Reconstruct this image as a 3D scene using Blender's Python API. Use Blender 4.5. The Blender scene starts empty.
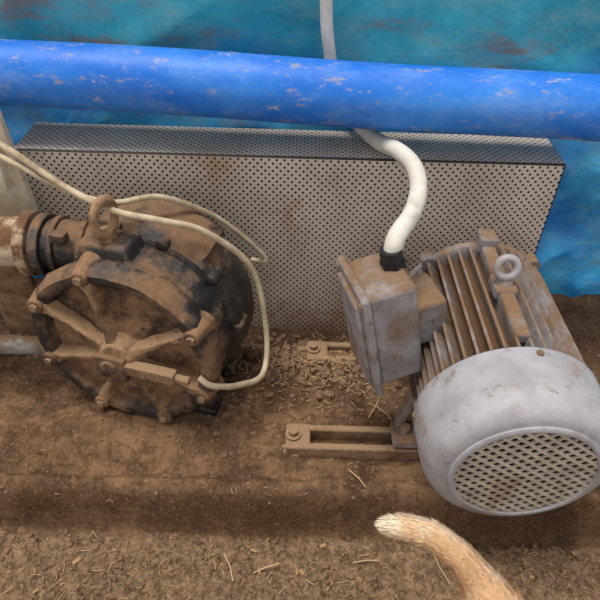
import bpy, bmesh, math, random, bisect
from mathutils import Vector, Matrix, noise
random.seed(4)
S=bpy.context.scene
try: S.view_settings.view_transform='Standard'
except Exception: pass
def lin(c):
    return tuple(((x/255)/12.92 if x/255<=0.04045 else ((x/255+0.055)/1.055)**2.4) for x in c)+(1,)

# ---------------------------------------------------------------- materials
class NT:
    def __init__(s,name):
        s.m=bpy.data.materials.new(name); s.m.use_nodes=True
        s.t=s.m.node_tree; s.b=s.t.nodes['Principled BSDF']
        s.tc=s.t.nodes.new('ShaderNodeTexCoord')
    def n(s,k,**kw):
        x=s.t.nodes.new(k)
        for a,b in kw.items(): setattr(x,a,b)
        return x
    def l(s,a,b): s.t.links.new(a,b)
    def noise(s,scale,detail=6,rough=.6,vec=None,dist=0):
        x=s.n('ShaderNodeTexNoise'); x.inputs['Scale'].default_value=scale
        x.inputs['Detail'].default_value=detail; x.inputs['Roughness'].default_value=rough
        x.inputs['Distortion'].default_value=dist
        s.l(vec or s.tc.outputs['Object'],x.inputs['Vector']); return x.outputs['Fac']
    def ramp(s,inp,a,b):
        x=s.n('ShaderNodeMapRange'); x.interpolation_type='SMOOTHSTEP'
        x.inputs['From Min'].default_value=a; x.inputs['From Max'].default_value=b
        if a>b:
            x.inputs['From Min'].default_value=b; x.inputs['From Max'].default_value=a
            x.inputs['To Min'].default_value=1; x.inputs['To Max'].default_value=0
        s.l(inp,x.inputs['Value']); return x.outputs['Result']
    def mix(s,f,a,b,mode='MIX'):
        x=s.n('ShaderNodeMix',data_type='RGBA',blend_type=mode)
        for sock,v in ((x.inputs[0],f),(x.inputs[6],a),(x.inputs[7],b)):
            if isinstance(v,(tuple,float,int)): sock.default_value=v
            else: s.l(v,sock)
        return x.outputs[2]
    def math(s,op,a,b=0.0,clamp=False):
        x=s.n('ShaderNodeMath',operation=op,use_clamp=clamp)
        for sock,v in ((x.inputs[0],a),(x.inputs[1],b)):
            if isinstance(v,(float,int)): sock.default_value=v
            else: s.l(v,sock)
        return x.outputs[0]
    def bump(s,h,st,dist=.01):
        x=s.n('ShaderNodeBump'); x.inputs['Strength'].default_value=st; x.inputs['Distance'].default_value=dist
        s.l(h,x.inputs['Height']); s.l(x.outputs[0],s.b.inputs['Normal'])
    def base(s,c,r=.7,m=0.):
        if isinstance(c,tuple): s.b.inputs['Base Color'].default_value=c
        else: s.l(c,s.b.inputs['Base Color'])
        if isinstance(r,float): s.b.inputs['Roughness'].default_value=r
        else: s.l(r,s.b.inputs['Roughness'])
        s.b.inputs['Metallic'].default_value=m

def dusty(name,c1,c2,dust,lo=.45,hi=.65,up=.35,rough=.6,metal=0.,scale=12,bump=.3,speck=None,spec=.35):
    k=NT(name)
    base=k.mix(k.ramp(k.noise(scale*2.3),.35,.65),lin(c1),lin(c2))
    g=k.n('ShaderNodeNewGeometry'); sp=k.n('ShaderNodeSeparateXYZ'); k.l(g.outputs['Normal'],sp.inputs[0])
    upf=k.math('MULTIPLY',k.ramp(sp.outputs['Z'],.0,1.),up)
    f=k.ramp(k.math('ADD',k.noise(scale,8,.7),k.math('MULTIPLY',upf,.5)),lo,hi)
    d2=tuple(max(0,x*0.72) for x in dust)
    dc=k.mix(k.noise(scale*9,4),lin(dust),lin(d2))
    c=k.mix(f,base,dc)
    if speck: c=k.mix(k.ramp(k.noise(scale*5,6,.8),.57,.66),c,lin(speck))
    r=k.n('ShaderNodeMapRange'); r.inputs['To Min'].default_value=rough; r.inputs['To Max'].default_value=.95; k.l(f,r.inputs['Value'])
    k.base(c,r.outputs['Result'],metal); k.b.inputs['Specular IOR Level'].default_value=spec
    k.bump(k.noise(scale*14,8,.7),bump,.004)
    return k.m
M={}
M['motor']=dusty('motor_grey_paint',(154,150,152),(130,126,127),(142,112,84),.45,.70,.3,.55,0.,10,.35,(112,90,70))
M['cover']=dusty('fan_cover_paint',(168,166,170),(148,145,148),(150,116,86),.54,.76,.05,.48,0.,6,.2,(132,122,114))
M['grille']=dusty('fan_grille_paint',(196,184,168),(172,160,146),(176,146,112),.5,.75,.05,.6,0.,12,.2)
M['fin']=dusty('motor_fins_dusty',(86,70,58),(66,50,40),(108,78,54),.40,.62,.25,.8,0.,14,.5)
M['dark']=dusty('dark_inside',(18,15,14),(30,24,20),(52,40,30),.6,.85,.1,.9)  # near-black colour paints in the shade behind the grille and in the rail slots
M['gland']=dusty('black_plastic',(30,30,32),(42,40,40),(80,66,54),.6,.8,.1,.45)
M['pump']=dusty('pump_black_paint',(22,21,23),(42,38,36),(142,108,78),.47,.63,.20,.36,0.,8,.9,(98,72,52),.6)
M['pumpface']=dusty('pump_cover_dusty',(48,38,31),(100,76,56),(162,126,94),.42,.58,.15,.8,0.,9,1.,(56,42,32))
M['rib']=dusty('pump_rib_dusty',(122,94,70),(70,54,42),(182,146,112),.42,.58,.3,.75,0.,14,.9,(72,54,42))
M['rust']=dusty('rusty_iron',(136,104,78),(96,72,52),(176,144,112),.38,.62,.3,.85,0.,20,.9)
M['galv']=dusty('zinc_steel',(165,158,150),(130,122,114),(140,110,82),.45,.65,.2,.45,.1,18,.3)
M['cream']=dusty('cream_paint',(218,208,188),(194,178,154),(140,106,76),.54,.70,.1,.6,0.,9,.5,(150,120,90))
M['creamdirty']=dusty('cream_pipe_stained',(200,182,154),(160,138,112),(120,84,58),.46,.62,.15,.65,0.,12,.6,(110,80,58))
M['cable']=dusty('cable_sheath',(198,182,154),(170,152,124),(135,108,80),.5,.8,.1,.6,0.,15,.2)
M['conduit']=dusty('white_conduit',(218,213,204),(202,196,184),(160,134,106),.60,.82,.1,.5,0.,9,.15)

def mat_pipe():
    k=NT('blue_pipe_paint')
    mp=k.n('ShaderNodeMapping'); mp.inputs['Scale'].default_value=(.55,1,1.2); k.l(k.tc.outputs['Object'],mp.inputs[0]); v=mp.outputs[0]
    c=k.mix(k.ramp(k.noise(5,6,.6,v),.35,.7),lin((20,106,208)),lin((54,138,228)))
    c=k.mix(k.math('MULTIPLY',k.ramp(k.noise(12,8,.78,v),.45,.7),.45),c,lin((124,162,216)))
    c=k.mix(k.math('MULTIPLY',k.ramp(k.noise(8,12,.78,v,.3),.595,.645),.85),c,lin((192,180,178)))
    c=k.mix(k.math('MULTIPLY',k.ramp(k.noise(45,6,.75,v),.57,.65),.55),c,lin((166,154,146)))
    k.base(c,.5); k.b.inputs['Specular IOR Level'].default_value=.35; k.bump(k.noise(60,6),.15,.003); return k.m
M['pipe']=mat_pipe()

def mat_tarp():
    k=NT('blue_plastic_sheet')
    sp=k.n('ShaderNodeSeparateXYZ'); k.l(k.tc.outputs['Object'],sp.inputs[0])
    z=k.math('ADD',sp.outputs['Z'],k.math('MULTIPLY',k.math('SUBTRACT',k.noise(3),.5),.25))
    f=k.ramp(z,.5,.66)
    low=k.mix(k.ramp(k.noise(6,8,.6),.35,.65),lin((8,124,204)),lin((62,178,230)))
    hi=k.mix(k.ramp(k.noise(4,6,.6),.36,.64),lin((34,146,168)),lin((58,178,200)))
    c=k.mix(f,low,hi)
    mp=k.n('ShaderNodeMapping'); mp.inputs['Scale'].default_value=(.55,1,1.7); k.l(k.tc.outputs['Object'],mp.inputs[0])
    side=k.math('MULTIPLY',k.ramp(sp.outputs['X'],-.1,-.6),.15)
    side2=k.math('MULTIPLY',k.ramp(sp.outputs['X'],.15,.6),.06)
    top=k.math('MULTIPLY',k.ramp(sp.outputs['Z'],.70,.80),.11)
    st=k.math('ADD',k.noise(5,12,.72,mp.outputs[0]),k.math('MULTIPLY',f,k.math('ADD',k.math('ADD',side,side2),top)))
    c=k.mix(k.math('MULTIPLY',k.ramp(st,.56,.70),.8),c,lin((132,108,92)))
    c=k.mix(k.math('MULTIPLY',k.ramp(k.noise(14,10,.8,mp.outputs[0]),.44,.68),.5),c,lin((132,164,160)))
    k.base(c,.45); k.b.inputs['Specular IOR Level'].default_value=.45; k.bump(k.noise(9,5,.55,None,.6),.4,.02); return k.m
M['tarp']=mat_tarp()

def mat_perf():
    k=NT('perforated_galvanised_sheet')
    uv=k.tc.outputs['UV']; s=.0156
    def cell(off):
        a=k.n('ShaderNodeVectorMath',operation='MULTIPLY_ADD'); k.l(uv,a.inputs[0])
        a.inputs[1].default_value=(1/s,1/s,0); a.inputs[2].default_value=(off,off,0)
        b=k.n('ShaderNodeVectorMath',operation='FRACTION'); k.l(a.outputs[0],b.inputs[0])
        c=k.n('ShaderNodeVectorMath',operation='SUBTRACT'); k.l(b.outputs[0],c.inputs[0]); c.inputs[1].default_value=(.5,.5,0)
        d=k.n('ShaderNodeVectorMath',operation='LENGTH'); k.l(c.outputs[0],d.inputs[0]); return d.outputs['Value']
    d=k.math('MINIMUM',cell(10.),cell(10.5))
    hole=k.math('LESS_THAN',d,.172)
    sp=k.n('ShaderNodeSeparateXYZ'); k.l(k.tc.outputs['Object'],sp.inputs[0])
    c=k.mix(k.ramp(k.noise(5,8,.7),.35,.7),lin((212,200,188)),lin((184,168,154)))
    dn=k.math('ADD',k.noise(7,9,.75),k.math('MULTIPLY',k.ramp(sp.outputs['Z'],.34,.0),.18))
    c=k.mix(k.math('MULTIPLY',k.ramp(dn,.52,.75),.75),c,lin((158,122,92)))
    c=k.mix(k.ramp(k.noise(40,6,.8),.65,.71),c,lin((206,184,150)))
    c=k.mix(hole,c,lin((44,34,28)))  # holes are not cut: dark dots paint the dim interior
    k.base(c,.5); k.b.inputs['Metallic'].default_value=.1
    k.bump(k.math('SUBTRACT',1.,hole),.3,.003)
    return k.m
M['perf']=mat_perf()

def mat_ground():
    k=NT('dry_dirt')
    sp=k.n('ShaderNodeSeparateXYZ'); k.l(k.tc.outputs['Object'],sp.inputs[0])
    c=k.mix(k.ramp(k.noise(5,12,.75),.40,.60),lin((106,79,58)),lin((158,124,94)))
    c=k.mix(k.math('MULTIPLY',k.ramp(k.noise(18,12,.75),.47,.62),.7),c,lin((86,62,45)))
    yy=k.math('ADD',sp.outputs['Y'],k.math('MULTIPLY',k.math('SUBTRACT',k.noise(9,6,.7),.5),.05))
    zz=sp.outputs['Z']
    riser_shade=k.math('MULTIPLY',k.ramp(yy,.625,.60),k.ramp(yy,.555,.58))
    c=k.mix(k.math('MULTIPLY',riser_shade,.5),c,lin((88,64,46)))  # riser of the ledge painted darker, its shade mixed into the dirt colour
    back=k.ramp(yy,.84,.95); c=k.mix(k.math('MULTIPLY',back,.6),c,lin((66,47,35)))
    ff=k.ramp(yy,.585,.555)
    straw=k.mix(k.ramp(k.noise(60,10,.88),.40,.60),lin((76,56,42)),lin((188,158,124)))
    c=k.mix(k.math('MULTIPLY',ff,.7),c,straw)
    c=k.mix(k.math('MULTIPLY',k.ramp(k.noise(150,5,.8),.53,.66),.45),c,lin((190,162,130)))
    c=k.mix(k.math('MULTIPLY',k.ramp(k.noise(95,5,.8),.54,.64),.7),c,lin((58,42,32)))
    k.base(c,.95); k.bump(k.noise(70,12,.85),1.,.010); k.b.inputs['Specular IOR Level'].default_value=.12
    return k.m
M['ground']=mat_ground()
def simple(name,a,b,scale=30,rough=.85):
    k=NT(name); k.base(k.mix(k.noise(scale),lin(a),lin(b)),rough); return k.m
M['straw']=simple('dry_straw',(208,178,138),(124,94,64),9)
M['clod']=simple('dirt_clod',(144,112,86),(74,54,40),14)
M['wood']=simple('wood_chip',(176,140,100),(120,86,56),12)
M['plaster']=simple('mud_plaster',(130,110,90),(100,84,68),6)
M['eye']=simple('dog_eye',(15,10,8),(25,15,10),6,.15)
def mat_fur():
    k=NT('ginger_white_fur')
    c=k.mix(k.ramp(k.noise(8,3),.42,.60),lin((236,220,196)),lin((216,170,120)))
    c=k.mix(k.math('MULTIPLY',k.noise(120,4),.5),c,lin((240,220,188)))
    k.base(c,.9); k.b.inputs['Specular IOR Level'].default_value=.15; k.bump(k.noise(160,5),.5,.004); return k.m
M['fur']=mat_fur()

# ---------------------------------------------------------------- helpers
def obj(name,bm,mat,parent=None,loc=(0,0,0),rot=(0,0,0),smooth=True,bevel=0,angle=40):
    me=bpy.data.meshes.new(name); bmesh.ops.recalc_face_normals(bm,faces=bm.faces[:]); bm.to_mesh(me); bm.free()
    if smooth:
        for p in me.polygons: p.use_smooth=True
        try: me.set_sharp_from_angle(angle=math.radians(angle))
        except Exception: pass
    o=bpy.data.objects.new(name,me); S.collection.objects.link(o)
    if mat: me.materials.append(mat)
    o.location=loc; o.rotation_euler=rot
    if parent: o.parent=parent
    if bevel:
        b=o.modifiers.new('bev','BEVEL'); b.width=bevel; b.segments=3; b.limit_method='ANGLE'; b.angle_limit=math.radians(35)
    return o
mudtex=bpy.data.textures.new('mud','CLOUDS'); mudtex.noise_scale=.022; mudtex.noise_depth=4
def mud(o,strength,lv=2):
    s=o.modifiers.new('dense','SUBSURF'); s.subdivision_type='SIMPLE'; s.levels=lv; s.render_levels=lv
    d=o.modifiers.new('mud','DISPLACE'); d.texture=mudtex; d.texture_coords='LOCAL'; d.strength=strength; d.mid_level=.5
    return o
def empty(name,loc,rot=(0,0,0)):
    e=bpy.data.objects.new(name,None); S.collection.objects.link(e); e.location=loc; e.rotation_euler=rot; e.empty_display_size=.05; return e
def box(bm,c,s,rot=None,taper=1.):
    r=bmesh.ops.create_cube(bm,size=1); vs=r['verts']
    for v in vs:
        k=taper if v.co.z>0 else 1
        v.co=Vector((v.co.x*s[0]*k,v.co.y*s[1]*k,v.co.z*s[2]))
        if rot: v.co=rot@v.co
        v.co+=Vector(c)
    return vs
def cyl(bm,p0,p1,r0,r1=None,seg=24):
    p0=Vector(p0);p1=Vector(p1);d=p1-p0
    q=Vector((0,0,1)).rotation_difference(d).to_matrix().to_4x4()
    bmesh.ops.create_cone(bm,cap_ends=True,segments=seg,radius1=r0,radius2=r0 if r1 is None else r1,depth=d.length,matrix=Matrix.Translation((p0+p1)/2)@q)
def lathe(bm,prof,seg=64,wob=0):
    rings=[]
    for y,r in prof:
        if r<1e-5: rings.append([bm.verts.new((0,y,0))]); continue
        row=[]
        for i in range(seg):
            t=2*math.pi*i/seg; rr=r*(1+wob*noise.noise(Vector((math.cos(t)*4,y*20,math.sin(t)*4))))
            row.append(bm.verts.new((rr*math.cos(t),y,rr*math.sin(t))))
        rings.append(row)
    for a,b in zip(rings,rings[1:]):
        for i in range(seg):
            j=(i+1)%seg
            if len(a)==1 and len(b)==1: continue
            if len(a)==1: bm.faces.new((a[0],b[i],b[j]))
            elif len(b)==1: bm.faces.new((a[i],a[j],b[0]))
            else: bm.faces.new((a[i],a[j],b[j],b[i]))
def torus(bm,c,R,r,rot=None,seg=32,ms=12,sx=1,sz=1):
    vs=[]
    for i in range(seg):
        t=2*math.pi*i/seg; row=[]
        for j in range(ms):
            p=2*math.pi*j/ms
            v=Vector(((R+r*math.cos(p))*math.cos(t)*sx,r*math.sin(p),(R+r*math.cos(p))*math.sin(t)*sz))
            if rot: v=rot@v
            row.append(bm.verts.new(v+Vector(c)))
        vs.append(row)
    for i in range(seg):
        for j in range(ms):
            bm.faces.new((vs[i][j],vs[(i+1)%seg][j],vs[(i+1)%seg][(j+1)%ms],vs[i][(j+1)%ms]))
def catmull(pts,n=14):
    P=[Vector(p) for p in pts]; P=[2*P[0]-P[1]]+P+[2*P[-1]-P[-2]]; out=[]
    for i in range(1,len(P)-2):
        for k in range(n):
            t=k/n
            out.append(.5*((2*P[i])+(-P[i-1]+P[i+1])*t+(2*P[i-1]-5*P[i]+4*P[i+1]-P[i+2])*t*t+(-P[i-1]+3*P[i]-3*P[i+1]+P[i+2])*t**3))
    out.append(P[-2]); return out
def tube(bm,pts,r,ms=14,n=14,r1=None):
    C=catmull(pts,n); prev=None; up=Vector((0,0,1)); N=None; first=None
    for i,c in enumerate(C):
        T=(C[min(i+1,len(C)-1)]-C[max(i-1,0)]).normalized()
        if N is None:
            N=T.cross(up); N=N if N.length>.1 else T.cross(Vector((1,0,0)))
        N=(N-T*N.dot(T)).normalized(); B=T.cross(N)
        rr=r if r1 is None else r+(r1-r)*i/(len(C)-1)
        row=[bm.verts.new(c+N*rr*math.cos(2*math.pi*j/ms)+B*rr*math.sin(2*math.pi*j/ms)) for j in range(ms)]
        if prev:
            for j in range(ms): bm.faces.new((prev[j],prev[(j+1)%ms],row[(j+1)%ms],row[j]))
        else: first=row
        prev=row
    bm.faces.new(first); bm.faces.new(prev)
def ss(a,b,x):
    t=max(0,min(1,(x-a)/(b-a))); return t*t*(3-2*t)

# ---------------------------------------------------------------- ground
def gh(x,y):
    n=noise.noise
    wob=.010*n(Vector((x*3,0,1)))+.004*n(Vector((x*14,y*4,1)))
    yw=y+wob
    z=-.088*(1-ss(.578,.612,yw))-.014*(1-ss(.47,.575,yw))
    z+=.013*math.exp(-((yw-.628)/.014)**2)
    z-=.012*math.exp(-((yw-.665)/.02)**2)
    z-=.008*math.exp(-((yw-.574)/.010)**2)
    z+=.030*math.exp(-(((x-.06)/.15)**2+((y-.9)/.10)**2))
    z+=.026*math.exp(-(((x+.12)/.06)**2+((y-.86)/.12)**2))
    xr=ss(-.08,-.02,x)
    z+=.026*math.exp(-((y-.670)/.018)**2)*xr+.020*math.exp(-((y-.775)/.03)**2)*xr+.02*math.exp(-(((x+.05)/.04)**2+((y-.72)/.05)**2))
    z+=.015*math.exp(-(((x+.35)/.25)**2+((y-.76)/.04)**2))
    rough=.85+.8*(1-ss(.53,.58,y))+1.2*math.exp(-(((x-.04)/.22)**2+((y-.92)/.14)**2))
    z+=rough*(.009*n(Vector((x*8,y*8,0)))+.006*n(Vector((x*20,y*24,3)))+.004*n(Vector((x*55,y*60,5)))+.002*n(Vector((x*130,y*130,9))))
    return z
def grid(xs,ys,f):
    bm=bmesh.new(); V=[[bm.verts.new(f(x,y)) for x in xs] for y in ys]
    for j in range(len(ys)-1):
        for i in range(len(xs)-1): bm.faces.new((V[j][i],V[j][i+1],V[j+1][i+1],V[j+1][i]))
    return bm
xs=[-1.5+.7*i/30 for i in range(30)]+[-.8+1.6*i/340 for i in range(341)]+[.8+.7*i/30 for i in range(1,31)]
ys=[-1.0+1.35*i/50 for i in range(50)]+[.35+.95*i/270 for i in range(271)]
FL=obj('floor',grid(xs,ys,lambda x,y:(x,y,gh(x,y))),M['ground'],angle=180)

bm=bmesh.new(); box(bm,(0,1.36,.7),(3.2,.1,2.0)); obj('wall_back',bm,M['plaster'],smooth=False)
def tf(x,z):
    n=noise.noise
    y=1.275+.010*n(Vector((x*2.2,z*3,2)))-.012*max(0,1-3*abs(n(Vector((x*2.5+z*3,z*4-x*1.5,7)))))+.002*n(Vector((x*14,z*16,4)))
    lowr=1-ss(.35,.5,z)
    y-=lowr*.016*max(0,1-4*abs(n(Vector((x*5-z*4,z*5+x*3,11)))))
    y-=.02*(1-ss(0,.15,z))
    return (x,y,z)
obj('plastic_tarp',grid([-1.5+3*i/260 for i in range(261)],[-.02+1.5*i/140 for i in range(141)],tf),M['tarp'],angle=180)

# ---------------------------------------------------------------- blue pipe
bm=bmesh.new()
a=Vector((-1.35,1.165,.618)); b=Vector((1.35,1.075,.558))
N=40; ms=48; prev=None
for i in range(N+1):
    c=a.lerp(b,i/N); c.z+=.002*math.sin(i*.5)
    row=[bm.verts.new(c+Vector((0,.061*math.cos(2*math.pi*j/ms),.061*math.sin(2*math.pi*j/ms)))) for j in range(ms)]
    if prev:
        for j in range(ms): bm.faces.new((prev[j],prev[(j+1)%ms],row[(j+1)%ms],row[j]))
    prev=row
obj('water_pipe',bm,M['pipe'])

# ---------------------------------------------------------------- perforated guard
bm=bmesh.new(); uvl=bm.loops.layers.uv.new('UVMap')
X0,X1,Y0,Y1,Z1=-.585,.526,1.075,1.205,.472
def quad(P,uvs):
    vs=[bm.verts.new(p) for p in P]; f=bm.faces.new(vs)
    for l,u in zip(f.loops,uvs): l[uvl].uv=u
R=.004
quad([(X0,Y0,-.02),(X1,Y0,-.02),(X1,Y0,Z1-R),(X0,Y0,Z1-R)],[(0,0),(X1-X0,0),(X1-X0,Z1),(0,Z1)])
quad([(X0,Y0,Z1-R),(X1,Y0,Z1-R),(X1,Y0+R,Z1),(X0,Y0+R,Z1)],[(0,.0001)]*4)
quad([(X0,Y0+R,Z1),(X1,Y0+R,Z1),(X1,Y1,Z1),(X0,Y1,Z1)],[(0,0),(X1-X0,0),(X1-X0,Y1-Y0),(0,Y1-Y0)])
for X in(X0,X1): quad([(X,Y0,-.02),(X,Y1,-.02),(X,Y1,Z1),(X,Y0,Z1-R)],[(0,0),(Y1-Y0,0),(Y1-Y0,Z1),(0,Z1)])
g=obj('machine_guard',bm,M['perf'],smooth=False)
sm=g.modifiers.new('thick','SOLIDIFY'); sm.thickness=.002; sm.offset=-1

# ---------------------------------------------------------------- motor
mo=empty('electric_motor',(.360,.526,.211))
Rm=.152
bm=bmesh.new()
prof=[(.004,.108),(-.001,.110),(-.002,.114),(.001,.119)]
for i in range(10):
    t=i/9*math.pi/2; prof.append((.052-.050*math.cos(t)+.002,.119+.037*math.sin(t)))
prof+=[(.09,.1565),(.128,.157),(.130,.156),(.130,.150),(.06,.148)]
lathe(bm,prof,72); obj('fan_cover',bm,M['cover'],mo,angle=50)
bm=bmesh.new(); Rg=.110; sp=.0142
for ang in (math.radians(36),math.radians(-36)):
    rot=Matrix.Rotation(ang,3,'Y'); k=-8
    while k<=8:
        o=k*sp
        if abs(o)<Rg: box(bm,rot@Vector((0,.002 if ang>0 else .0035,o)),(2*math.sqrt(Rg*Rg-o*o),.003,.0050),rot)
        k+=1
obj('fan_grille',bm,M['grille'],mo,smooth=False)
bm=bmesh.new(); lathe(bm,[(.05,0),(.05,.145),(.11,.146)],48)
obj('fan_shroud_inside',bm,M['dark'],mo)
bm=bmesh.new()
for i in range(7):
    t=i*2*math.pi/7; rot=Matrix.Rotation(t,3,'Y'); box(bm,rot@Vector((.06,.040,0)),(.085,.018,.004),rot)
cyl(bm,(0,.025,0),(0,.05,0),.025); obj('fan_blades',bm,M['dark'],mo)
bm=bmesh.new(); lathe(bm,[(.11,0),(.11,.122),(.41,.122),(.42,.12),(.42,0)],64); obj('stator_body',bm,M['fin'],mo)
bm=bmesh.new(); nf=44
for i in range(nf):
    t=2*math.pi*(i+.5)/nf; d=math.degrees(t)%360
    rot=Matrix.Rotation(-t,3,'Y')
    h=.142 if 150<d<200 else Rm
    box(bm,rot@Vector(((.118+h)/2,.275,0)),(h-.118,.28,.0052),rot)
obj('cooling_fins',bm,M['motor'],mo,smooth=False,bevel=.001)
bm=bmesh.new()
lathe(bm,[(.415,0),(.415,.14),(.42,.148),(.435,.148),(.442,.14),(.46,.08),(.47,.04),(.47,0)],64)
for t in (45,135,225,315):
    r=math.radians(t); c=Vector((.147*math.cos(r),.428,.147*math.sin(r))); cyl(bm,c-Vector((0,.016,0)),c+Vector((0,.014,0)),.014)
cyl(bm,(0,.46,0),(0,.51,0),.018); obj('end_shield',bm,M['motor'],mo)
bm=bmesh.new(); box(bm,(0.0,.295,.148),(.026,.28,.022)); box(bm,(0,.420,.157),(.034,.04,.036)); box(bm,(.0,.285,.152),(.040,.05,.022))
obj('top_rib',bm,M['motor'],mo,bevel=.004)
bm=bmesh.new(); cyl(bm,(0,.288,.16),(0,.288,.174),.017,.012); torus(bm,(-.002,.288,.192),.0180,.0070,Matrix.Rotation(math.radians(-20),3,'X'))
obj('lifting_eye',bm,M['cover'],mo)
bm=bmesh.new()
for t in (85,180,330):
    r=math.radians(t); c=Vector((.154*math.cos(r),.115,.154*math.sin(r))); d=Vector((math.cos(r),0,math.sin(r)))
    cyl(bm,c,c+d*.007,.006,None,6)
obj('cover_screws',bm,M['galv'],mo)
bm=bmesh.new()
for y in(.192,.437):
    for sx in(-1,1):
        box(bm,(sx*.135,y,-.155),(.07,.055,.018)); box(bm,(sx*.12,y,-.105),(.022,.05,.11)); cyl(bm,(sx*.145,y,-.15),(sx*.145,y,-.128),.011,None,6)
        box(bm,(sx*.146,y+.02,-.10),(.014,.024,.10),Matrix.Rotation(math.radians(-sx*12),3,'Y'))
    box(bm,(0,y,-.13),(.22,.05,.025))
obj('feet',bm,M['motor'],mo,bevel=.003)
tb=Matrix.Rotation(math.radians(-12),3,'Y')@Matrix.Rotation(math.radians(15),3,'Z')
TB=Vector((-.224,.230,.109))
rotE=(tb).to_euler()
def tbo(name,f,m,bev=.004):
    bm=bmesh.new(); f(bm); return obj(name,bm,m,mo,loc=TB,rot=rotE,bevel=bev)
def f(bm):
    box(bm,(.016,0,.004),(.083,.118,.200)); box(bm,(.082,.02,-.02),(.08,.09,.09))
tbo('terminal_box_body',f,M['motor'],.008)
def f(bm):
    box(bm,(-.030,0,0),(.014,.138,.224)); box(bm,(-.039,0,0),(.012,.105,.184))
tbo('terminal_box_lid',f,M['motor'],.005)
def f(bm):
    for y in(-.061,.061):
        for z in(-.100,.100): cyl(bm,(-.042,y,z),(-.036,y,z),.006,None,12)
tbo('lid_screws',f,M['galv'],0)
gx,gy=.043,.012
def f(bm):
    cyl(bm,(gx,gy,.100),(gx,gy,.112),.022,None,6); cyl(bm,(gx,gy,.112),(gx,gy,.130),.018,.016); cyl(bm,(gx,gy,.118),(gx,gy,.136),.020,None,8)
tbo('cable_gland',f,M['gland'],.0)
gl=Vector(mo.location)+TB+tb@Vector((gx,gy,.130))
ec=empty('electrical_conduit',(0,0,0))
bm=bmesh.new()
tube(bm,[gl-(tb@Vector((0,0,.01))),gl+Vector((.008,.014,.020)),(.190,.87,.474),(.207,.93,.490),(.202,.985,.506),(.178,1.04,.509),(.152,1.10,.496),(.120,1.165,.500),(.085,1.212,.525),(.060,1.222,.565)],.0160,16,10)
obj('flexible_conduit',bm,M['conduit'],ec)
bm=bmesh.new(); tube(bm,[(.062,1.222,.555),(.048,1.222,.62),(.036,1.222,.70),(.032,1.222,.85),(.030,1.222,1.3)],.0125,16,8)
cyl(bm,(.062,1.222,.55),(.057,1.222,.58),.019,.017)
obj('rigid_conduit',bm,M['conduit'],ec)

def rail(name,y,x0,x1):
    e=empty(name,(0,y,.0)); bm=bmesh.new(); w=.060; z0,z1=-.03,.040
    for s in(-1,1): box(bm,((x0+x1)/2,s*.0225,(z0+z1)/2),(x1-x0,.015,z1-z0))
    for xx in(x0+.004,x1-.004): box(bm,(xx,0,.005),(.05,w+.003,.072))
    box(bm,(x0-.018,0,-.006),(.052,w*1.16,.052)); box(bm,(x1+.018,0,-.006),(.052,w*1.16,.052))
    obj('rail_body',bm,M['rust'],e,bevel=.005)
    bm=bmesh.new(); box(bm,((x0+x1)/2,0,-.004),(x1-x0-.06,.029,.012)); obj('slot_shade_strip',bm,M['dark'],e)  # added dark strip, painted stand-in for shade down in the slot
    bm=bmesh.new()
    cyl(bm,(x0-.006,0,.015),(x0-.006,0,.046),.018,.016,20); cyl(bm,(x0-.006,0,.044),(x0-.006,0,.056),.010,None,6)
    cyl(bm,(x1+.012,0,.015),(x1+.012,0,.044),.017,.015,20)
    obj('rail_bolts',bm,M['rust'],e)
rail('motor_slide_rail',.72,.0,.62); rail('motor_slide_rail',.965,.04,.62)

# ---------------------------------------------------------------- pump
pu=empty('vacuum_pump',(-.338,.795,.199),(0,0,math.radians(-14)))
RP=.188
bm=bmesh.new()
lathe(bm,[(.014,0),(.014,.150),(.004,.156),(-.010,.160),(-.014,.166),(-.015,RP-.006),(-.004,RP+.003),(.016,RP+.006),(.032,RP+.002),(.040,.185),(.065,.187),(.09,.190),(.096,.202),(.12,.205),(.130,.200),(.165,.200),(.20,.198),(.228,.184),(.242,.15),(.244,.08),(.244,0)],128,.022)
mud(obj('pump_housing',bm,M['pump'],pu,angle=35),.008,1)
bm=bmesh.new(); lathe(bm,[(-.014,0),(-.013,.03),(-.004,.055),(.004,.08),(.007,.11),(.008,.145),(.009,.157)],96,.0)
mud(obj('front_cover',bm,M['pumpface'],pu),.009,2)
angs=[104,152,200,246,293,336,28]
bm=bmesh.new()
for dg in angs:
    r=math.radians(dg); rot=Matrix.Rotation(-r,3,'Y')
    P=[]
    for x,w,yt,yb in((.02,.023,-.030,.0),(.06,.015,-.024,.014),(.11,.011,-.018,.016),(.145,.015,-.017,.016),(.168,.028,-.017,.012)):
        P.append([bm.verts.new(rot@Vector(v)) for v in((x,yb,-w),(x,yt,-w*.45),(x,yt,w*.45),(x,yb,w))])
    for A,B in zip(P,P[1:]):
        for i in range(4): bm.faces.new((A[i],A[(i+1)%4],B[(i+1)%4],B[i]))
    bm.faces.new(P[0]); bm.faces.new(P[-1])
cyl(bm,(0,-.034,0),(0,.005,0),.032,.058)
mud(obj('cover_ribs',bm,M['rib'],pu,bevel=.004),.005,2)
bm=bmesh.new()
for dg in angs:
    r=math.radians(dg); c=Vector((.178*math.cos(r),0,.178*math.sin(r))); cyl(bm,c+Vector((0,-.022,0)),c+Vector((0,.034,0)),.015,.027)
mud(obj('rim_lugs',bm,M['pumpface'],pu,bevel=.003),.004,1)
bm=bmesh.new()
for dg in angs:
    r=math.radians(dg); c=Vector((.178*math.cos(r),0,.178*math.sin(r))); cyl(bm,c+Vector((0,-.028,0)),c+Vector((0,-.020,0)),.008,None,6)
obj('cover_bolts',bm,M['rust'],pu)
bm=bmesh.new(); box(bm,(-.01,-.037,-.018),(.066,.014,.058)); cyl(bm,(-.01,-.050,-.012),(-.01,-.03,-.012),.016,.019,24)
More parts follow.
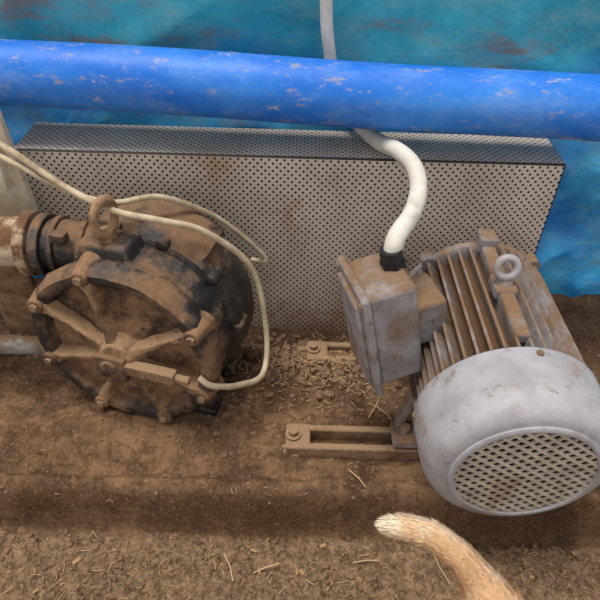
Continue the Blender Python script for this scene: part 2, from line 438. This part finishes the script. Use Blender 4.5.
obj('bearing_cap',bm,M['pump'],pu,bevel=.004)
bm=bmesh.new(); box(bm,(.072,-.034,-.012),(.100,.022,.026)); cyl(bm,(.12,-.034,-.012),(.150,-.034,-.012),.008)
obj('sensor_block',bm,M['rust'],pu,bevel=.003)
bm=bmesh.new()
for dg in(40,72,112,140,5,330):
    r=math.radians(dg); c=Vector((.199*math.cos(r),0,.199*math.sin(r))); cyl(bm,c+Vector((0,.09,0)),c+Vector((0,.135,0)),.013)
for dg in(50,):
    r=math.radians(dg); rot=Matrix.Rotation(-r+math.pi/2,3,'Y'); box(bm,rot@Vector((0,.175,.196)),(.014,.10,.018),rot)
box(bm,(-.025,.065,.182),(.13,.09,.06),None,.7)
obj('housing_lugs',bm,M['pump'],pu,bevel=.008)
bm=bmesh.new(); lathe(bm,[(.10,.02),(.10,.202),(.12,.218),(.20,.218),(.222,.207),(.23,.19),(.23,.02)],64)
for v in [v for v in bm.verts]:
    t=math.degrees(math.atan2(v.co.z,v.co.x))
    if not(46<t<114): v.co.x*=.6; v.co.z=min(v.co.z*.6,.1) if t>0 else v.co.z*.6
mud(obj('top_casting',bm,M['pump'],pu,angle=50),.006,1)
bm=bmesh.new(); cyl(bm,(-.022,.06,.185),(-.022,.06,.232),.022,.013); torus(bm,(-.022,.06,.254),.023,.008,Matrix.Rotation(math.radians(-25),3,'X')@Matrix.Rotation(math.radians(72),3,'Z'),sz=1.35)
obj('lifting_eye',bm,M['rib'],pu)
bm=bmesh.new()
cyl(bm,(-.02,.10,.165),(-.168,.075,.160),.050,.050,32)
cyl(bm,(-.080,.09,.162),(-.092,.088,.162),.057,None,32); cyl(bm,(-.135,.080,.161),(-.147,.078,.161),.057,None,32); cyl(bm,(-.160,.076,.16),(-.180,.073,.16),.060,None,32)
box(bm,(-.11,.04,.21),(.03,.02,.02)); box(bm,(-.115,.08,.09),(.09,.07,.10))
obj('inlet_port',bm,M['pump'],pu,bevel=.003)
bm=bmesh.new()
for sx in(-1,1):
    for y in(.05,.20): box(bm,(sx*.12,y,-.182),(.09,.05,.03)); box(bm,(sx*.11,y,-.14),(.03,.045,.07))
obj('pump_feet',bm,M['pump'],pu,bevel=.004)
pf=Vector(pu.location)+Matrix.Rotation(math.radians(-14),3,'Z')@Vector((-.182,.073,.16))
ip=empty('intake_pipe',(0,0,0))
bm=bmesh.new(); tube(bm,[tuple(pf),(pf.x-.07,pf.y+.006,pf.z),(pf.x-.25,pf.y+.01,pf.z-.005),(pf.x-.45,pf.y,pf.z-.04),(pf.x-.55,pf.y-.01,pf.z-.15),(pf.x-.56,pf.y-.01,-.05)],.049,28,8)
cyl(bm,(pf.x-.006,pf.y,pf.z),(pf.x-.026,pf.y+.001,pf.z),.062,None,32)
obj('elbow_pipe',bm,M['creamdirty'],ip)
po=empty('support_post',(0,0,0))
bm=bmesh.new(); box(bm,(-.632,1.035,.43),(.15,.020,.27),Matrix.Rotation(math.radians(-4),3,'Y')); box(bm,(-.590,1.018,.47),(.02,.03,.10))
obj('post_plate',bm,M['cream'],po,bevel=.003)
bm=bmesh.new(); box(bm,(-.665,1.04,.14),(.10,.018,.34)); obj('post_base',bm,M['rust'],po,bevel=.003)
bm=bmesh.new(); tube(bm,[(-1.4,.985,.008),(-.9,.983,.010),(-.60,.985,.006),(-.50,.99,-.004)],.024,20,8)
obj('buried_pipe',bm,M['galv'])

ca=empty('power_cable',(0,0,0))
bm=bmesh.new()
tube(bm,[(-.80,1.0,.62),(-.66,.985,.58),(-.545,.965,.535),(-.43,.92,.480),(-.33,.87,.462),(-.25,.87,.444),(-.175,.89,.408),(-.095,.91,.31),(-.068,.88,.17),(-.073,.82,.11),(-.115,.77,.13),(-.16,.73,.17),(-.185,.735,.187)],.0062,10,10)
tube(bm,[(-.80,.99,.59),(-.66,.975,.555),(-.545,.955,.515),(-.43,.93,.465),(-.34,.90,.460),(-.26,.94,.450),(-.17,1.0,.37),(-.09,1.03,.27),(-.08,1.03,.245),(-.11,1.04,.24)],.0055,10,10)
obj('cable_run',bm,M['cable'],ca)

# ---------------------------------------------------------------- debris lying on the floor
bm=bmesh.new()
def stick(x,y,L,w,a,z=None):
    z=gh(x,y)+.003+random.random()*.004 if z is None else z
    d=Vector((math.cos(a),math.sin(a),random.uniform(-.12,.2)))*L/2; c=Vector((x,y,z+abs(d.z)))
    s=Vector((-math.sin(a),math.cos(a),0))*w; u=Vector((0,0,w*.7)); bend=Vector((-math.sin(a),math.cos(a),0))*random.uniform(-.12,.12)*L
    P=[]
    for k,cc in enumerate((c-d,c+bend,c+d)): P.append([bm.verts.new(cc+q) for q in(-s,u,s,-u)])
    for A,B in zip(P,P[1:]):
        for i in range(4): bm.faces.new((A[i],A[(i+1)%4],B[(i+1)%4],B[i]))
    bm.faces.new(P[0]); bm.faces.new(P[-1])
for i in range(2000):
    x=random.uniform(-.9,.9); y=random.uniform(-.1,.57)
    if y<.3 and random.random()<.6: continue
    stick(x,y,random.choice((.004,.006,.008,.012,.018)),random.uniform(.0004,.0008),random.uniform(0,6.28))
for i in range(500):
    x=random.gauss(.06,.10); y=random.gauss(.93,.06)
    if y>1.06 or y<.55: continue
    stick(x,y,random.uniform(.006,.018),random.uniform(.0004,.001),random.uniform(0,6.28))
for i in range(300): stick(random.uniform(-.8,.9),random.uniform(.60,1.03),random.uniform(.004,.012),random.uniform(.0004,.0007),random.uniform(0,6.28))
for x,y,L,a in((.16,.80,.07,1.1),(.19,.79,.06,2.2),(.35,.50,.06,1.4),(-.12,.51,.05,2.0),(.12,.64,.05,-.9),(-.05,.51,.05,.3),(.28,.52,.07,1.9),(.14,.53,.05,.1)): stick(x,y,L,.0014,a)
obj('straw_litter',bm,M['straw'],FL,smooth=False)
bm=bmesh.new()
def clod(x,y,r,sq=1):
    m=Matrix.Translation((x,y,gh(x,y)+r*.1))@Matrix.Rotation(random.random()*6,4,'Z')@Matrix.Diagonal((r*random.uniform(.8,1.5),r*random.uniform(.6,1.1),r*random.uniform(.5,.8)*sq,1))
    res=bmesh.ops.create_icosphere(bm,subdivisions=1,radius=1,matrix=m)
    for v in res['verts']: v.co+=Vector([random.uniform(-.2,.2)*r for _ in range(3)])
for i in range(2200):
    y=random.uniform(.35,.575); clod(random.uniform(-.8,.8),y,random.choice((.0015,.002,.003,.004,.006)))
for i in range(1100): clod(random.uniform(-.8,.8),random.uniform(.60,1.03),random.choice((.001,.0015,.002,.003,.004)))
for i in range(600):
    x=random.gauss(.05,.10);y=random.gauss(.94,.05)
    if y<1.05: clod(x,y,random.choice((.002,.003,.005,.007,.010)))
for i in range(150): clod(random.gauss(-.14,.03),random.gauss(.84,.06),random.choice((.002,.003,.005,.007)))
obj('dirt_clods',bm,M['clod'],FL,smooth=False)
bm=bmesh.new()
for i in range(34):
    x=random.uniform(-.5,.6) ; y=random.uniform(.46,.56)
    if i>=14: x=random.gauss(.06,.07); y=random.gauss(.93,.045)
    if y>1.05: continue
    r=Matrix.Rotation(random.random()*6,3,'Z')@Matrix.Rotation(random.uniform(-.4,.4),3,'X'); box(bm,(x,y,gh(x,y)+.004),(random.uniform(.008,.016),random.uniform(.004,.008),.0012),r)
obj('wood_shavings',bm,M['wood'],FL,smooth=False)

# ---------------------------------------------------------------- dog (only tail and rump reach the view)
dg=empty('dog',(0,0,0))
cx=.240; V=[];E=[];Q=[]
def add(p,r,par=None):
    V.append(Vector(p));Q.append(r)
    if par is not None: E.append((par,len(V)-1))
    return len(V)-1
pel=add((cx,.17,.245),(.062,.07)); lum=add((cx,.07,.25),.058,pel); th=add((cx,-.05,.24),(.07,.082),lum); wi=add((cx,-.13,.27),(.06,.075),th)
nk=add((cx,-.19,.33),.042,wi); hd=add((cx,-.235,.375),.05,nk); fh=add((cx,-.275,.372),.042,hd); mz=add((cx,-.315,.352),.024,fh); ns=add((cx,-.345,.345),.017,mz)
rp=add((cx-.002,.245,.272),.054,pel); pr=rp
for p,r in(((.236,.288,.298),.038),((.222,.312,.310),.022),((.197,.332,.334),.017),((.165,.353,.346),.0165),((.136,.363,.342),.015),((.118,.369,.334),.011),((.108,.372,.330),.005)): pr=add(p,r,pr)
for s in(-1,1):
    h=add((cx+s*.045,.15,.19),.042,pel); kn=add((cx+s*.055,.105,.10),.028,h); hk=add((cx+s*.055,.19,.0),.015,kn); pt=add((cx+s*.055,.172,-.093),.014,hk); add((cx+s*.055,.135,-.099),.015,pt)
    sh=add((cx+s*.045,-.11,.2),.036,wi); el=add((cx+s*.05,-.085,.10),.023,sh); wr=add((cx+s*.05,-.10,-.01),.016,el); pw=add((cx+s*.05,-.105,-.093),.014,wr); add((cx+s*.05,-.135,-.099),.015,pw)
me=bpy.data.meshes.new('body'); me.from_pydata([tuple(v) for v in V],E,[]); body=bpy.data.objects.new('body',me); S.collection.objects.link(body); body.parent=dg
md=body.modifiers.new('skin','SKIN'); md.use_smooth_shade=True
for i,sv in enumerate(me.skin_vertices[0].data):
    r=Q[i]; sv.radius=r if isinstance(r,tuple) else (r,r); sv.use_root=(i==0)
m2=body.modifiers.new('sub','SUBSURF'); m2.levels=2; m2.render_levels=2
me.materials.append(M['fur'])
bpy.context.view_layer.update()
ev=body.evaluated_get(bpy.context.evaluated_depsgraph_get()); em=ev.to_mesh()
polys=[p for p in em.polygons]; cum=[];tot=0
for p in polys:
    w=p.area*(6 if p.center.y>.26 else 1); tot+=w; cum.append(tot)
def tang(p):
    best=None;bd=9
    for a_,b_ in E:
        A=V[a_];B=V[b_];d=B-A;t=max(0,min(1,(p-A).dot(d)/d.length_squared)); q=(p-(A+d*t)).length
        if q<bd: bd=q;best=d.normalized()
    return best
tc={}; hv=[];hf=[]
for i in range(36000):
    pi=bisect.bisect_left(cum,random.random()*tot); p=polys[min(pi,len(polys)-1)]
    vs=[em.vertices[k].co for k in p.vertices]; u=random.random();v=random.random()
    if len(vs)==4: q=(vs[0]*(1-u)+vs[1]*u)*(1-v)+(vs[3]*(1-u)+vs[2]*u)*v
    else: q=p.center.copy()
    if p.index not in tc: tc[p.index]=tang(p.center)
    T=tc[p.index]; n=p.normal
    L=random.uniform(.008,.013); d=(n*random.uniform(.15,.45)+T*.95+Vector([random.uniform(-.18,.18) for _ in range(3)])).normalized()*L
    s=d.cross(n).normalized()*.0004
    m=q+d*.55+n*.0006; b0=len(hv)
    hv+=[tuple(q-s),tuple(q+s),tuple(m+s*.8),tuple(m-s*.8),tuple(q+d-n*.001)]
    hf+=[(b0,b0+1,b0+2,b0+3),(b0+3,b0+2,b0+4)]
ev.to_mesh_clear()
me=bpy.data.meshes.new('coat'); me.from_pydata(hv,[],hf); me.materials.append(M['fur']); o=bpy.data.objects.new('coat',me); S.collection.objects.link(o); o.parent=dg
for s in(-1,1):
    bm=bmesh.new(); cyl(bm,(cx+s*.032,-.235,.405),(cx+s*.055,-.24,.455),.022,.003,12); obj('ear',bm,M['fur'],dg)
    bm=bmesh.new(); bmesh.ops.create_uvsphere(bm,u_segments=12,v_segments=8,radius=.007,matrix=Matrix.Translation((cx+s*.022,-.302,.385))); obj('eye',bm,M['eye'],dg)
bm=bmesh.new(); bmesh.ops.create_uvsphere(bm,u_segments=12,v_segments=8,radius=.010,matrix=Matrix.Translation((cx,-.36,.350))); obj('nose',bm,M['eye'],dg)

# ---------------------------------------------------------------- light + camera
w=bpy.data.worlds.new('daylight'); S.world=w; w.use_nodes=True
bg=w.node_tree.nodes['Background']; bg.inputs[0].default_value=(1,.98,.97,1); bg.inputs[1].default_value=.74
sd=bpy.data.lights.new('soft_sun','SUN'); sd.energy=3.3; sd.angle=math.radians(24); sd.color=(1,.96,.91)
so=bpy.data.objects.new('soft_sun',sd); S.collection.objects.link(so)
so.rotation_euler=Vector((.26,.0,-1)).to_track_quat('-Z','Y').to_euler()
cd=bpy.data.cameras.new('camera'); cd.lens=34.8; cd.sensor_width=36; cd.clip_start=.02
co=bpy.data.objects.new('camera',cd); S.collection.objects.link(co)
co.location=(0,0,1.0)
co.rotation_euler=(Matrix.Rotation(math.radians(50),3,'X')@Matrix.Rotation(math.radians(1.6),3,'Z')).to_euler()
S.camera=co
